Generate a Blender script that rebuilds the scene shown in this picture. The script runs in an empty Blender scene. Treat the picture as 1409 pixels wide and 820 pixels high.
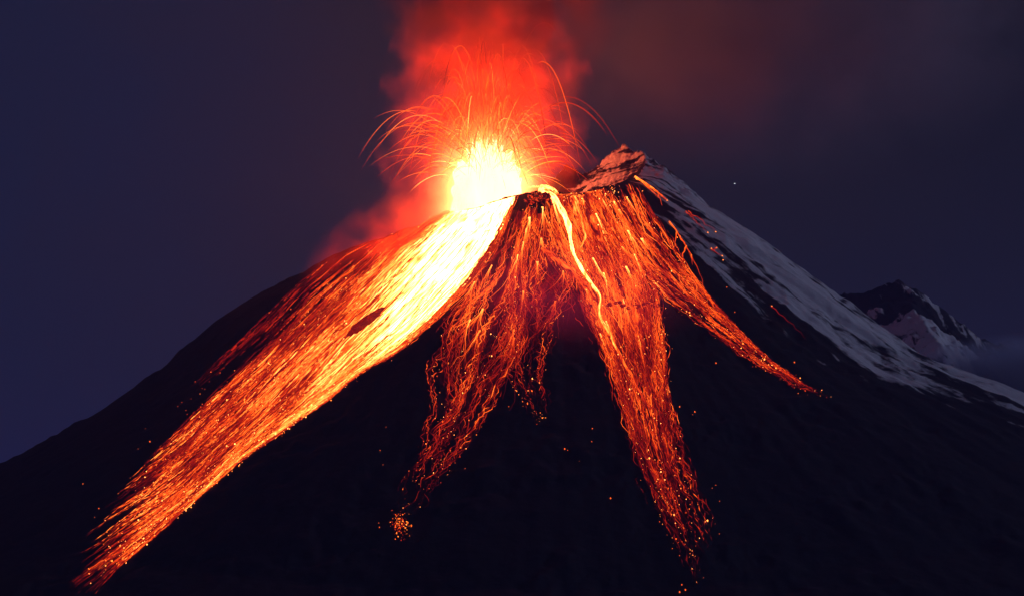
import bpy, math, random
import numpy as np
from mathutils import Vector

random.seed(7)
RNG = np.random.default_rng(11)
SC = bpy.context.scene
COL = SC.collection

# ------------------------------------------------------------------ camera
PITCH = math.radians(6.5)
CAMY = -6000.0
FPX = 1409 / (2 * math.tan(math.radians(14)))          # focal length in photo pixels
cd = bpy.data.cameras.new("camera")
cd.sensor_width = 36
cd.lens = 36 * FPX / 1409
cd.clip_start = 1.0
cd.clip_end = 200000
cam = bpy.data.objects.new("camera", cd)
COL.objects.link(cam)
cam.location = (0, CAMY, 0)
cam.rotation_euler = (math.radians(90) + PITCH, 0, 0)
SC.camera = cam

# ------------------------------------------------------------------ sky, moon, exposure
MOON_EL, MOON_AZ = math.radians(17), math.radians(6)     # azimuth measured from +X towards +Y
w = bpy.data.worlds.new("World")
SC.world = w
w.use_nodes = True
nt = w.node_tree
nt.nodes.clear()
N = nt.nodes.new
out = N("ShaderNodeOutputWorld")
bg = N("ShaderNodeBackground")
sky = N("ShaderNodeTexSky")
sky.sky_type = 'NISHITA'
sky.sun_disc = False
sky.sun_elevation = MOON_EL
sky.sun_rotation = math.radians(90) - MOON_AZ
sky.air_density = 1.0
sky.dust_density = 2.0
tc = N("ShaderNodeTexCoord")
no = N("ShaderNodeTexNoise")
no.inputs['Scale'].default_value = 3.2
no.inputs['Detail'].default_value = 3.0
no.inputs['Roughness'].default_value = 0.45
no.inputs['Distortion'].default_value = 0.4
mp = N("ShaderNodeMapping")
mp.inputs['Location'].default_value = (1.3, 0.2, 0.4)
mp.inputs['Scale'].default_value = (1, 1, 1.6)
ramp = N("ShaderNodeValToRGB")
# broken night cloud: navy where the sky shows through, plum where cloud catches the glow
ramp.color_ramp.elements[0].position = 0.16
ramp.color_ramp.elements[0].color = (0.0080, 0.0115, 0.0370, 1)
ramp.color_ramp.elements[1].position = 0.80
ramp.color_ramp.elements[1].color = (0.0075, 0.0072, 0.0128, 1)
_e = ramp.color_ramp.elements.new(0.40); _e.color = (0.0165, 0.0118, 0.0225, 1)
_e = ramp.color_ramp.elements.new(0.58); _e.color = (0.0125, 0.0105, 0.0165, 1)
sm = N("ShaderNodeMix"); sm.data_type = 'RGBA'; sm.blend_type = 'MULTIPLY'
sm.inputs['Factor'].default_value = 1.0
sm.inputs['B'].default_value = (0.00025, 0.00025, 0.0005, 1)
ad = N("ShaderNodeMix"); ad.data_type = 'RGBA'; ad.blend_type = 'ADD'
ad.inputs['Factor'].default_value = 1.0
L = nt.links.new
L(tc.outputs['Generated'], mp.inputs['Vector'])
L(mp.outputs['Vector'], no.inputs['Vector'])
sep = N("ShaderNodeSeparateXYZ"); L(tc.outputs['Generated'], sep.inputs[0])
m1 = N("ShaderNodeMath"); m1.operation = 'MULTIPLY_ADD'; m1.inputs[1].default_value = 1.5; m1.inputs[2].default_value = 0.07
L(sep.outputs['X'], m1.inputs[0])
m2 = N("ShaderNodeMath"); m2.operation = 'MULTIPLY_ADD'; m2.inputs[1].default_value = 0.85
L(no.outputs['Fac'], m2.inputs[0]); L(m1.outputs[0], m2.inputs[2])
L(m2.outputs[0], ramp.inputs['Fac'])
L(sky.outputs['Color'], sm.inputs['A'])
L(sm.outputs['Result'], ad.inputs['A'])
L(ramp.outputs['Color'], ad.inputs['B'])
L(ad.outputs['Result'], bg.inputs['Color'])
bg.inputs['Strength'].default_value = 1.0
L(bg.outputs['Background'], out.inputs['Surface'])

sd = bpy.data.lights.new("moon", 'SUN')
sd.energy = 0.52
sd.angle = math.radians(0.5)
sd.color = (0.58, 0.63, 1.0)
so = bpy.data.objects.new("moon", sd)
COL.objects.link(so)
mdir = Vector((math.cos(MOON_EL) * math.cos(MOON_AZ), math.cos(MOON_EL) * math.sin(MOON_AZ), math.sin(MOON_EL)))
so.rotation_euler = (-mdir).to_track_quat('-Z', 'Y').to_euler()
so.location = (0, 0, 5000)

SC.view_settings.view_transform = 'Standard'
SC.view_settings.look = 'None'
SC.view_settings.exposure = 0
SC.view_settings.gamma = 1
SC.view_settings.use_curve_mapping = False
SC.render.engine = 'CYCLES'
cy = SC.cycles
cy.use_denoising = True
cy.max_bounces = 4
cy.diffuse_bounces = 2
cy.volume_bounces = 1
cy.glossy_bounces = 1
cy.transparent_max_bounces = 32
cy.volume_step_rate = 1.0
cy.volume_max_steps = 200
cy.sample_clamp_indirect = 4.0

# ------------------------------------------------------------------ helpers
CP, SP = math.cos(PITCH), math.sin(PITCH)


def ray(u, v):
    """Unit-depth view directions through photo pixels (the survey of the photograph)."""
    u = np.asarray(u, float); v = np.asarray(v, float)
    x = (u - 704.5) / FPX
    y = (410 - v) / FPX
    return np.stack([x, CP - SP * y, SP + CP * y], -1)


def at(u, v, Y):
    d = ray(u, v)
    k = (np.asarray(Y, float) - CAMY) / d[..., 1]
    return d * k[..., None] + np.array([0, CAMY, 0.0])


_P = RNG.permutation(512)
_P = np.concatenate([_P, _P, _P])
_G = RNG.normal(size=(512, 2)); _G /= np.linalg.norm(_G, axis=1)[:, None]


def perlin(x, y):
    xi = np.floor(x).astype(int); yi = np.floor(y).astype(int)
    xf = x - xi; yf = y - yi
    u = xf * xf * xf * (xf * (xf * 6 - 15) + 10); v = yf * yf * yf * (yf * (yf * 6 - 15) + 10)
    def g(a, b):
        h = _P[_P[(xi + a) & 511] + ((yi + b) & 511)] & 511
        return _G[h, 0] * (xf - a) + _G[h, 1] * (yf - b)
    return ((g(0, 0) * (1 - u) + g(1, 0) * u) * (1 - v) + (g(0, 1) * (1 - u) + g(1, 1) * u) * v) * 1.5


def fbm(x, y, o=4, gain=0.5):
    s = 0; a = 1.0
    for i in range(o):
        s = s + a * perlin(x + 17.3 * i, y - 9.1 * i)
        x = x * 2.03; y = y * 2.03; a *= gain
    return s


def sstep(a, b, x):
    t = np.clip((x - a) / (b - a), 0, 1)
    return t * t * (3 - 2 * t)


def new_mesh(name, V, F, mat=None, parent=None, origin=None, attrs=None, smooth=True):
    """V (n,3), F (m,k) all faces of k corners -> one mesh object."""
    V = np.asarray(V, np.float64)
    o = np.zeros(3) if origin is None else np.asarray(origin, float)
    me = bpy.data.meshes.new(name)
    F = np.asarray(F, np.int32)
    n, k = F.shape
    me.vertices.add(len(V)); me.vertices.foreach_set('co', (V - o).astype(np.float32).ravel())
    me.loops.add(n * k); me.loops.foreach_set('vertex_index', F.ravel())
    me.polygons.add(n); me.polygons.foreach_set('loop_start', np.arange(0, n * k, k, dtype=np.int32))
    me.update(calc_edges=True)
    if smooth:
        me.polygons.foreach_set('use_smooth', np.ones(n, bool))
    for an, av in (attrs or {}).items():
        av = np.asarray(av, np.float32)
        if av.ndim == 1:
            a = me.attributes.new(an, 'FLOAT', 'POINT'); a.data.foreach_set('value', av)
        else:
            a = me.attributes.new(an, 'FLOAT_VECTOR', 'POINT'); a.data.foreach_set('vector', av.ravel())
    if mat: me.materials.append(mat)
    ob = bpy.data.objects.new(name, me)
    COL.objects.link(ob)
    if parent is not None:
        ob.parent = parent
    else:
        ob.location = o
    return ob


def tag(o, label=None, cat=None, group=None, kind=None):
    if label: o['label'] = label
    if cat: o['category'] = cat
    if group: o['group'] = group
    if kind: o['kind'] = kind
    return o


def empty(name, loc):
    o = bpy.data.objects.new(name, None)
    o.empty_display_size = 10
    o.location = loc
    COL.objects.link(o)
    return o


def grid_faces(nr, nc):
    i = np.arange(nr - 1)[:, None] * nc + np.arange(nc - 1)[None, :]
    return np.stack([i, i + 1, i + nc + 1, i + nc], -1).reshape(-1, 4)


def tubes(P, Rad, S=4):
    """P (n,m,3) polylines, Rad (n,m) -> verts, quads. Closed by tapering ends."""
    n, m, _ = P.shape
    T = np.gradient(P, axis=1)
    T /= np.linalg.norm(T, axis=2, keepdims=True) + 1e-9
    ref = np.array([0.13, 0.97, 0.21]); ref /= np.linalg.norm(ref)
    A = np.cross(T, ref); A /= np.linalg.norm(A, axis=2, keepdims=True) + 1e-9
    B = np.cross(T, A)
    an = np.arange(S) * 2 * math.pi / S
    V = P[:, :, None, :] + Rad[:, :, None, None] * (np.cos(an)[None, None, :, None] * A[:, :, None, :] + np.sin(an)[None, None, :, None] * B[:, :, None, :])
    base = (np.arange(n)[:, None, None] * m + np.arange(m - 1)[None, :, None]) * S
    k = np.arange(S)[None, None, :]; k2 = (k + 1) % S
    F = np.stack([base + k, base + k2, base + S + k2, base + S + k], -1).reshape(-1, 4)
    return V.reshape(-1, 3), F


def blobs(C, R, seed=0):
    """Little lumps of glowing rock: distorted octahedra."""
    C = np.asarray(C); n = len(C)
    r = np.random.default_rng(seed)
    O = np.array([[1, 0, 0], [-1, 0, 0], [0, 1, 0], [0, -1, 0], [0, 0, 1], [0, 0, -1]], float)
    # most are specks, a few are big; each is drawn out a little down the slope
    V = O[None] * (np.asarray(R)[:, None, None] * r.uniform(0.6, 1.4, (n, 6, 1)))
    k = np.exp(r.normal(0.35, 0.5, n))[:, None, None]
    dn = np.array([0.0, -0.78, -0.62]); a = V @ dn
    V = C[:, None, :] + V + a[..., None] * dn * (k - 1)
    F = np.array([[0, 2, 4], [2, 1, 4], [1, 3, 4], [3, 0, 4], [2, 0, 5], [1, 2, 5], [3, 1, 5], [0, 3, 5]])
    F = (F[None] + np.arange(n)[:, None, None] * 6).reshape(-1, 3)
    return V.reshape(-1, 3), F


# ------------------------------------------------------------------ materials
def mat_new(name):
    m = bpy.data.materials.new(name); m.use_nodes = True
    m.node_tree.nodes.clear()
    return m, m.node_tree.nodes.new, m.node_tree.links.new


def math_node(N, L, op, a, b=None, c=None):
    n = N("ShaderNodeMath"); n.operation = op
    for i, x in enumerate((a, b, c)):
        if x is None: continue
        if isinstance(x, (int, float)): n.inputs[i].default_value = x
        else: L(x, n.inputs[i])
    return n.outputs[0]


def heat_colour(N, L, heat):
    """Colour of molten rock by temperature: deep red, then orange, then yellow."""
    r = N("ShaderNodeValToRGB")
    e = r.color_ramp.elements
    e[0].position = 0.0; e[0].color = (1, 0.010, 0.016, 1)
    e[1].position = 1.0; e[1].color = (1, 0.30, 0.065, 1)
    for p, c in ((0.10, (1, 0.032, 0.004, 1)), (0.28, (1, 0.10, 0.006, 1)), (0.55, (1, 0.20, 0.022, 1))):
        q = e.new(p); q.color = c
    f = math_node(N, L, 'MULTIPLY', heat, 1 / 6.0)
    L(f, r.inputs['Fac'])
    return r.outputs['Color']


def strand_material():
    m, N, L = mat_new("molten_strand")
    at_ = N("ShaderNodeAttribute"); at_.attribute_name = 'molten'
    e = N("ShaderNodeEmission")
    L(heat_colour(N, L, at_.outputs['Fac']), e.inputs['Color'])
    L(at_.outputs['Fac'], e.inputs['Strength'])
    o = N("ShaderNodeOutputMaterial"); L(e.outputs[0], o.inputs['Surface'])
    m.cycles.emission_sampling = 'NONE'
    return m


def lava_material(name, stretch_w, stretch_l, lo, hi, power, sampled=True):
    """Cracked moving lava: dark crust with molten streaks along the flow."""
    m, N, L = mat_new(name)
    h = N("ShaderNodeAttribute"); h.attribute_name = 'molten'
    fc = N("ShaderNodeAttribute"); fc.attribute_name = 'flowco'
    mp = N("ShaderNodeMapping"); mp.inputs['Scale'].default_value = (1 / stretch_w, 1 / stretch_l, 1)
    L(fc.outputs['Vector'], mp.inputs['Vector'])
    n1 = N("ShaderNodeTexNoise"); n1.inputs['Scale'].default_value = 1; n1.inputs['Detail'].default_value = 5
    n1.inputs['Roughness'].default_value = 0.62; n1.inputs['Distortion'].default_value = 0.35
    L(mp.outputs['Vector'], n1.inputs['Vector'])
    mr = N("ShaderNodeMapRange"); mr.interpolation_type = 'SMOOTHSTEP'
    mr.inputs['From Min'].default_value = lo; mr.inputs['From Max'].default_value = hi
    L(n1.outputs['Fac'], mr.inputs['Value'])
    n2 = N("ShaderNodeTexNoise"); n2.inputs['Scale'].default_value = 0.35; n2.inputs['Detail'].default_value = 3
    L(mp.outputs['Vector'], n2.inputs['Vector'])
    f = math_node(N, L, 'POWER', mr.outputs['Result'], power)
    f = math_node(N, L, 'MULTIPLY_ADD', f, 0.96, 0.04)
    f2 = math_node(N, L, 'MULTIPLY', n2.outputs['Fac'], 2.0)
    f2 = math_node(N, L, 'POWER', f2, 2.0)
    t = math_node(N, L, 'MULTIPLY', f, f2)
    t = math_node(N, L, 'MULTIPLY', t, h.outputs['Fac'])
    b = N("ShaderNodeBsdfPrincipled")
    b.inputs['Base Color'].default_value = (0.022, 0.017, 0.018, 1)
    b.inputs['Roughness'].default_value = 0.9
    L(heat_colour(N, L, t), b.inputs['Emission Color'])
    L(t, b.inputs['Emission Strength'])
    bump = N("ShaderNodeBump"); bump.inputs['Strength'].default_value = 0.6; bump.inputs['Distance'].default_value = 6
    L(n1.outputs['Fac'], bump.inputs['Height']); L(bump.outputs['Normal'], b.inputs['Normal'])
    o = N("ShaderNodeOutputMaterial"); L(b.outputs[0], o.inputs['Surface'])
    m.cycles.emission_sampling = 'AUTO' if sampled else 'NONE'
    return m


def terrain_material():
    m, N, L = mat_new("basalt_and_snow")
    co = N("ShaderNodeAttribute"); co.attribute_name = 'coneco'
    sn = N("ShaderNodeAttribute"); sn.attribute_name = 'snow'
    geo = N("ShaderNodeNewGeometry")
    mp = N("ShaderNodeMapping"); mp.inputs['Scale'].default_value = (1 / 42.0, 1 / 210.0, 0)
    L(co.outputs['Vector'], mp.inputs['Vector'])
    n1 = N("ShaderNodeTexNoise"); n1.inputs['Scale'].default_value = 1; n1.inputs['Detail'].default_value = 6
    n1.inputs['Roughness'].default_value = 0.6; n1.inputs['Distortion'].default_value = 0.6
    L(mp.outputs['Vector'], n1.inputs['Vector'])
    n3 = N("ShaderNodeTexNoise"); n3.inputs['Scale'].default_value = 0.03; n3.inputs['Detail'].default_value = 5
    L(geo.outputs['Position'], n3.inputs['Vector'])
    a = math_node(N, L, 'SUBTRACT', n1.outputs['Fac'], 0.5)
    a = math_node(N, L, 'MULTIPLY', a, 2.4)
    c = math_node(N, L, 'SUBTRACT', n3.outputs['Fac'], 0.5)
    a = math_node(N, L, 'MULTIPLY_ADD', c, 0.7, a)
    a = math_node(N, L, 'ADD', a, sn.outputs['Fac'])
    mr = N("ShaderNodeMapRange"); mr.interpolation_type = 'SMOOTHSTEP'
    mr.inputs['From Min'].default_value = 0.36; mr.inputs['From Max'].default_value = 0.64
    L(a, mr.inputs['Value'])
    rk = N("ShaderNodeValToRGB")
    rk.color_ramp.elements[0].color = (0.010, 0.009, 0.012, 1)
    rk.color_ramp.elements[1].color = (0.030, 0.026, 0.031, 1)
    L(n3.outputs['Fac'], rk.inputs['Fac'])
    mx = N("ShaderNodeMix"); mx.data_type = 'RGBA'
    mx.inputs['B'].default_value = (0.74, 0.75, 0.80, 1)
    L(mr.outputs['Result'], mx.inputs['Factor']); L(rk.outputs['Color'], mx.inputs['A'])
    b = N("ShaderNodeBsdfPrincipled"); b.inputs['Roughness'].default_value = 0.92
    b.inputs['Specular IOR Level'].default_value = 0.15
    L(mx.outputs['Result'], b.inputs['Base Color'])
    bump = N("ShaderNodeBump"); bump.inputs['Strength'].default_value = 0.45; bump.inputs['Distance'].default_value = 10
    hh = math_node(N, L, 'MULTIPLY_ADD', n1.outputs['Fac'], 0.5, n3.outputs['Fac'])
    L(hh, bump.inputs['Height']); L(bump.outputs['Normal'], b.inputs['Normal'])
    o = N("ShaderNodeOutputMaterial"); L(b.outputs[0], o.inputs['Surface'])
    return m


def rock_material(name, col=(0.030, 0.022, 0.022)):
    m, N, L = mat_new(name)
    geo = N("ShaderNodeNewGeometry")
    n3 = N("ShaderNodeTexNoise"); n3.inputs['Scale'].default_value = 0.12; n3.inputs['Detail'].default_value = 6
    L(geo.outputs['Position'], n3.inputs['Vector'])
    rk = N("ShaderNodeValToRGB")
    rk.color_ramp.elements[0].color = tuple(c * 0.5 for c in col) + (1,)
    rk.color_ramp.elements[1].color = tuple(c * 1.8 for c in col) + (1,)
    L(n3.outputs['Fac'], rk.inputs['Fac'])
    b = N("ShaderNodeBsdfPrincipled"); b.inputs['Roughness'].default_value = 0.9
    L(rk.outputs['Color'], b.inputs['Base Color'])
    bump = N("ShaderNodeBump"); bump.inputs['Strength'].default_value = 1; bump.inputs['Distance'].default_value = 5
    L(n3.outputs['Fac'], bump.inputs['Height']); L(bump.outputs['Normal'], b.inputs['Normal'])
    o = N("ShaderNodeOutputMaterial"); L(b.outputs[0], o.inputs['Surface'])
    return m


def emissive_rock(name, base, crack, glow=0.0):
    m = rock_material(name, base)
    N = m.node_tree.nodes.new; L = m.node_tree.links.new
    b = [n for n in m.node_tree.nodes if n.type == 'BSDF_PRINCIPLED'][0]
    geo = N("ShaderNodeNewGeometry")
    n = N("ShaderNodeTexNoise"); n.inputs['Scale'].default_value = 0.11; n.inputs['Detail'].default_value = 4; n.inputs['Roughness'].default_value = 0.65
    L(geo.outputs['Position'], n.inputs['Vector'])
    mr = N("ShaderNodeMapRange"); mr.inputs['From Min'].default_value = 0.50; mr.inputs['From Max'].default_value = 0.72
    L(n.outputs['Fac'], mr.inputs['Value'])
    t = math_node(N, L, 'POWER', mr.outputs['Result'], 1.4)
    t = math_node(N, L, 'MULTIPLY_ADD', t, crack, glow)
    L(heat_colour(N, L, t), b.inputs['Emission Color']); L(t, b.inputs['Emission Strength'])
    m.cycles.emission_sampling = 'NONE'
    return m


M_STRAND = strand_material()
M_HOTROCK = emissive_rock("spattered_rock", (0.030, 0.020, 0.020), 2.4, 0.03)
M_BOULDER = emissive_rock("glowing_boulder", (0.035, 0.022, 0.020), 2.6, 0.16)
M_RIB = emissive_rock("lava_lit_rock", (0.05, 0.022, 0.020), 0.5, 0.20)  # even red emission stands in for light from the surrounding lava
M_TERRAIN = terrain_material()
M_ROCK = rock_material("dark_rock")
M_SHEET_HOT = lava_material("molten_sheet", 8, 60, 0.27, 0.60, 1.2)
M_SHEET = lava_material("crusted_lava", 17, 90, 0.36, 0.76, 1.4)
M_CHANNEL = lava_material("lava_channel", 8, 40, 0.26, 0.58, 1.2)

# ------------------------------------------------------------------ the volcano
AX, AY = float(at(752, 260, 0)[0]), 0.0
RIM = [(740, 261, -235), (770, 265, -228), (800, 265, -215), (845, 254, -170), (874, 244, -100), (889, 215, 40), (857, 200, 150),
       (838, 213, 178), (822, 229, 205), (803, 240, 228), (790, 232, 238), (780, 228, 240), (768, 240, 245), (745, 256, 240), (700, 265, 220), (640, 282, 150), (612, 290, 30), (628, 293, -80),
       (665, 284, -170), (705, 269, -220)]
_rp = np.array([at(u, v, y) for u, v, y in RIM])
_ph = np.arctan2(_rp[:, 1] - AY, _rp[:, 0] - AX)
_rr = np.hypot(_rp[:, 0] - AX, _rp[:, 1] - AY)
_o = np.argsort(_ph)
_ph, _rr, _rz = _ph[_o], _rr[_o], _rp[_o, 2]
_phx = np.concatenate([_ph - 2 * math.pi, _ph, _ph + 2 * math.pi])
_rrx = np.tile(_rr, 3); _rzx = np.tile(_rz, 3)

LEFT = np.array([at(u, v, 0) for u, v in [(612, 290), (560, 317), (506, 335), (440, 364), (400, 385), (340, 418), (290, 452), (220, 516), (130, 578), (0, 650), (-200, 748)]])
RIGHT = np.array([at(u, v, 0) for u, v in [(889, 214), (918, 230), (972, 277), (1042, 326), (1105, 376), (1159, 418), (1205, 455), (1270, 502), (1363, 536), (1500, 590), (1700, 665)]])
LD = LEFT[0, 0] - LEFT[:, 0]; LG = LEFT[0, 2] - LEFT[:, 2]
RD = RIGHT[:, 0] - RIGHT[0, 0]; RG = RIGHT[0, 2] - RIGHT[:, 2]
FD = np.array([0, 300, 800, 1500, 2200, 3200, 5200, 9000]); FG = np.array([0, 218, 590, 1085, 1400, 1600, 1690, 1740])
BD = np.array([0, 300, 800, 1500, 2600, 5200, 9000]); BG = np.array([0, 200, 540, 960, 1400, 1690, 1740])
Z0 = {0: RIGHT[0, 2], 90: float(at(760, 235, 240)[2]), 180: LEFT[0, 2], -90: float(at(752, 262, -235)[2])}
FLOOR = float(at(672, 292, 0)[2])
# the ledge half-way down the front, where the flow drops over a step
LEDGE = None


def terrain(X, Y, fine=True):
    dx, dy = X - AX, Y - AY
    r = np.hypot(dx, dy) + 1e-6
    ph = np.arctan2(dy, dx)
    jag = 0.05 * perlin(ph * 9, ph * 0 + 3.3) + 0.03 * perlin(ph * 31, ph * 0 + 1.3)
    R = np.interp(ph, _phx, _rrx)
    Zr = np.interp(ph, _phx, _rzx) + 60 * jag
    d = r - R
    dd = np.maximum(d, 0)
    c = np.cos(ph); s = np.sin(ph)
    wr = np.maximum(c, 0) ** 2; wl = np.maximum(-c, 0) ** 2; wb = np.maximum(s, 0) ** 2; wf = np.maximum(-s, 0) ** 2
    def ext(D, G, x):
        last = G[-1] + (1740 - G[-1]) * (1 - np.exp(-np.maximum(x - D[-1], 0) * 0.5 / max(1740 - G[-1], 1)))
        return np.where(x <= D[-1], np.interp(x, D, G), last)
    zb = wr * (Z0[0] - ext(RD, RG, dd)) + wl * (Z0[180] - ext(LD, LG, dd)) + wb * (Z0[90] - ext(BD, BG, dd)) + wf * (Z0[-90] - ext(FD, FG, dd))
    off = Zr - (wr * Z0[0] + wl * Z0[180] + wb * Z0[90] + wf * Z0[-90])
    zo = zb + off * np.exp(-dd / 150.0)
    rho = np.clip(r / R, 0, 1)
    zi = FLOOR + (Zr - FLOOR) * rho ** 2.0
    z = np.where(d > 0, zo, zi)
    # gullies running down the slope, growing away from the rim
    lr = np.log(r / 250.0)
    amp = (3 + 22 * sstep(40, 700, dd)) * (1 - 0.75 * wl) * (1 - 0.45 * wf)
    rid = perlin(ph * 7.0, lr * 1.2) + 0.55 * perlin(ph * 17.0 + 5, lr * 2.0) + 0.30 * perlin(ph * 41 + 2, lr * 4.0)
    far = sstep(6500, 2500, r)
    z = z + amp * rid * far * 0.6
    crag = sstep(-0.35, 0.1, ph) * sstep(1.9, 1.3, ph) * sstep(260, 120, np.abs(d))
    z = z + crag * (15 * np.abs(perlin(X / 46.0, Y / 60.0 + Zr * 0.0)) - 9 * np.abs(perlin(X / 17.0 + 3, Y / 21.0)) + 5 * perlin(X / 9.0, Y / 9.0))
    if fine:
        rough = 3 + 6 * sstep(-0.2, 0.5, fbm(X / 210.0, Y / 210.0, 2))
        z = z + rough * fbm(X / 70.0, Y / 70.0, 3, 0.5) * (0.45 + 0.55 * sstep(0, 150, dd)) * far
    z = z + 12 * fbm(X / 900.0, Y / 900.0, 3) * sstep(2500, 4500, r)
    if LEDGE is not None:
        lx, ly, ur, ut = LEDGE
        a = (X - lx) * ur[0] + (Y - ly) * ur[1]
        b = (X - lx) * ut[0] + (Y - ly) * ut[1] + 10 * perlin(a / 40, a * 0)
        a = a + 14 * perlin(b / 45.0, b * 0 + 7.7)
        z = z + 26 * np.where(a < 0, sstep(-150, 0, a), sstep(26, 0, a)) * sstep(130, 80, np.abs(b))
    # the hill opposite, where the photographer stands
    z = z + (-7 - z) * np.exp(-((X) ** 2 + (Y - CAMY) ** 2) / (2 * 330.0 ** 2))
    return z


def spread(core0, core1, step, lo, hi):
    c = np.arange(core0, core1 + step, step)
    a = []; x = core0; s = step
    while x > lo:
        s *= 1.13; x -= s; a.append(x)
    b = []; x = c[-1]; s = step
    while x < hi:
        s *= 1.13; x += s; b.append(x)
    return np.concatenate([a[::-1], c, b])


def refine(g, a, b):
    mid = (g[:-1] + g[1:]) / 2
    return np.sort(np.concatenate([g, mid[(mid > a) & (mid < b)]]))


GX = refine(spread(-1750, 1950, 6.5, -45000, 45000), 180, 520)
GY = refine(spread(-1900, 420, 6.5, -30000, 60000), -180, 300)


def build_heights():
    XX, YY = np.meshgrid(GX, GY)
    return XX, YY, terrain(XX, YY)


XX, YY, ZZ = build_heights()


def surf_z(X, Y):
    fx = np.interp(X, GX, np.arange(len(GX))); fy = np.interp(Y, GY, np.arange(len(GY)))
    ix = np.clip(fx.astype(int), 0, len(GX) - 2); iy = np.clip(fy.astype(int), 0, len(GY) - 2)
    ax = fx - ix; ay = fy - iy
    return (ZZ[iy, ix] * (1 - ax) + ZZ[iy, ix + 1] * ax) * (1 - ay) + (ZZ[iy + 1, ix] * (1 - ax) + ZZ[iy + 1, ix + 1] * ax) * ay


def on_slope(u, v, lift=0.0):
    """Where the line of sight through a surveyed photo point meets the mountain."""
    u = np.asarray(u, float); sh = u.shape
    d = ray(u.ravel(), np.asarray(v, float).ravel())
    ts = np.linspace(3600, 6500, 130)
    t0 = np.full(len(d), 6200.0); t1 = np.full(len(d), 6200.0); done = np.zeros(len(d), bool)
    for k in range(1, len(ts)):
        p = d * ts[k]
        hit = (p[:, 2] < surf_z(p[:, 0], p[:, 1] + CAMY)) & ~done
        t0[hit] = ts[k - 1]; t1[hit] = ts[k]; done |= hit
    for _ in range(14):
        tm = (t0 + t1) / 2
        p = d * tm[:, None]
        below = p[:, 2] < surf_z(p[:, 0], p[:, 1] + CAMY)
        t1 = np.where(below, tm, t1); t0 = np.where(below, t0, tm)
    p = d * t0[:, None]; p[:, 1] += CAMY
    # points whose sight line clears the crest rest on the ground beneath
    p[:, 2] = np.where(done, surf_z(p[:, 0], p[:, 1]), p[:, 2]) + lift
    return p.reshape(sh + (3,)), done.reshape(sh)


_lp, _ = on_slope(np.array([862.0]), np.array([424.0]))
_dr = np.array([_lp[0, 0] - AX, _lp[0, 1] - AY]); _dr /= np.linalg.norm(_dr)
LEDGE = (_lp[0, 0], _lp[0, 1], _dr, np.array([-_dr[1], _dr[0]]))
XX, YY, ZZ = build_heights()

_r = np.hypot(XX - AX, YY - AY); _p = np.arctan2(YY - AY, XX - AX)
_deg = np.degrees(_p)
# where snow lies: the right-hand flank and the summit, thinning down and round towards the front
low = 0.15 * perlin(_p * 8, _r / 300.0)
line = np.interp(_r, [0, 250, 450, 800, 1300, 1900], [-30, -38, -52, -56, -44, -28])
snow = sstep(-8, 26, _deg - line + 50 * low) * sstep(150, 100, _deg)
snow *= sstep(2300, 1300, _r)
snow = snow * 0.86 - 0.22 * sstep(520, 360, _r) - 0.24 * sstep(-0.1, 0.5, fbm(_p * 7, _r / 420.0, 3))
_in = _r < np.interp(_p, _phx, _rrx) * 1.0
snow = np.where(_in, 0.56 * sstep(-10, 5, _deg) * sstep(75, 45, _deg), snow)
snow = np.where(np.degrees(_p) > 140, 0, snow) - 0.25 * (snow < 0.02)
volcano = new_mesh("volcano", np.stack([XX, YY, ZZ], -1).reshape(-1, 3), grid_faces(len(GY), len(GX)), M_TERRAIN,
                   attrs={'snow': snow.ravel(), 'coneco': np.stack([np.where(_in, ZZ * 1.6 + _p * 60, _p * 520), np.where(_in, _p * 420, _r), ZZ], -1).reshape(-1, 3)})
tag(volcano, "dark volcano cone with snow streaks on the flank below its summit", "volcano", kind='structure')

# ------------------------------------------------------------------ the lesser peak behind the shoulder
rx = np.array([(u, v) for u, v in [(1040, 480), (1100, 440), (1150, 408), (1175, 403), (1205, 399), (1222, 391), (1238, 387), (1252, 393), (1268, 405), (1290, 420),
                                   (1320, 444), (1348, 465), (1390, 480), (1450, 500), (1540, 540)]], float)
YB = 1500.0
rp = at(rx[:, 0], rx[:, 1], YB)
bx = np.arange(rp[0, 0], rp[-1, 0], 8.0); by = np.concatenate([np.arange(-900, 260, 9.0), np.arange(260, 2200, 60)])
BX, BY = np.meshgrid(bx, by)
ridge = np.interp(BX, rp[:, 0], rp[:, 2]) + 7 * fbm(BX / 45.0, BX * 0 + 5.5, 4)
sp = np.abs(BY) / 300.0
bz = ridge - np.where(BY < 0, 0.62 * np.abs(BY) * (1 - 0.25 * sstep(100, 500, -BY)), 0.5 * BY)
kn = fbm(BX / 150.0, BY / 150.0, 5, 0.55)
bz = bz + 30 * kn * (0.2 + 0.8 * sstep(0, 80, np.abs(BY))) + 9 * fbm(BX / 40.0, BY / 40, 4) - 16 * np.abs(perlin(BX / 60.0 + 0.3 * BY / 60, BY / 160.0)) * sstep(0, 60, np.abs(BY))
rockc = at(1238, 410, YB)
rk = sstep(330, 190, -BY + 80 * kn + 0.25 * np.abs(BX - rockc[0])) * sstep(520, 320, np.abs(BX - rockc[0] - 40))
bsnow = 0.66 - 0.52 * rk + 0.45 * kn
new_mesh("mountain", np.stack([BX, BY + YB, bz], -1).reshape(-1, 3), grid_faces(len(by), len(bx)), M_TERRAIN,
         attrs={'snow': bsnow.ravel(), 'coneco': np.stack([BX * 1.2 + BY * 0.3, BY * 2.4, bz], -1).reshape(-1, 3)})
tag(bpy.data.objects["mountain"], "small dark rocky peak above a snowfield behind the shoulder of the volcano", "mountain", kind='structure')

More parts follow.
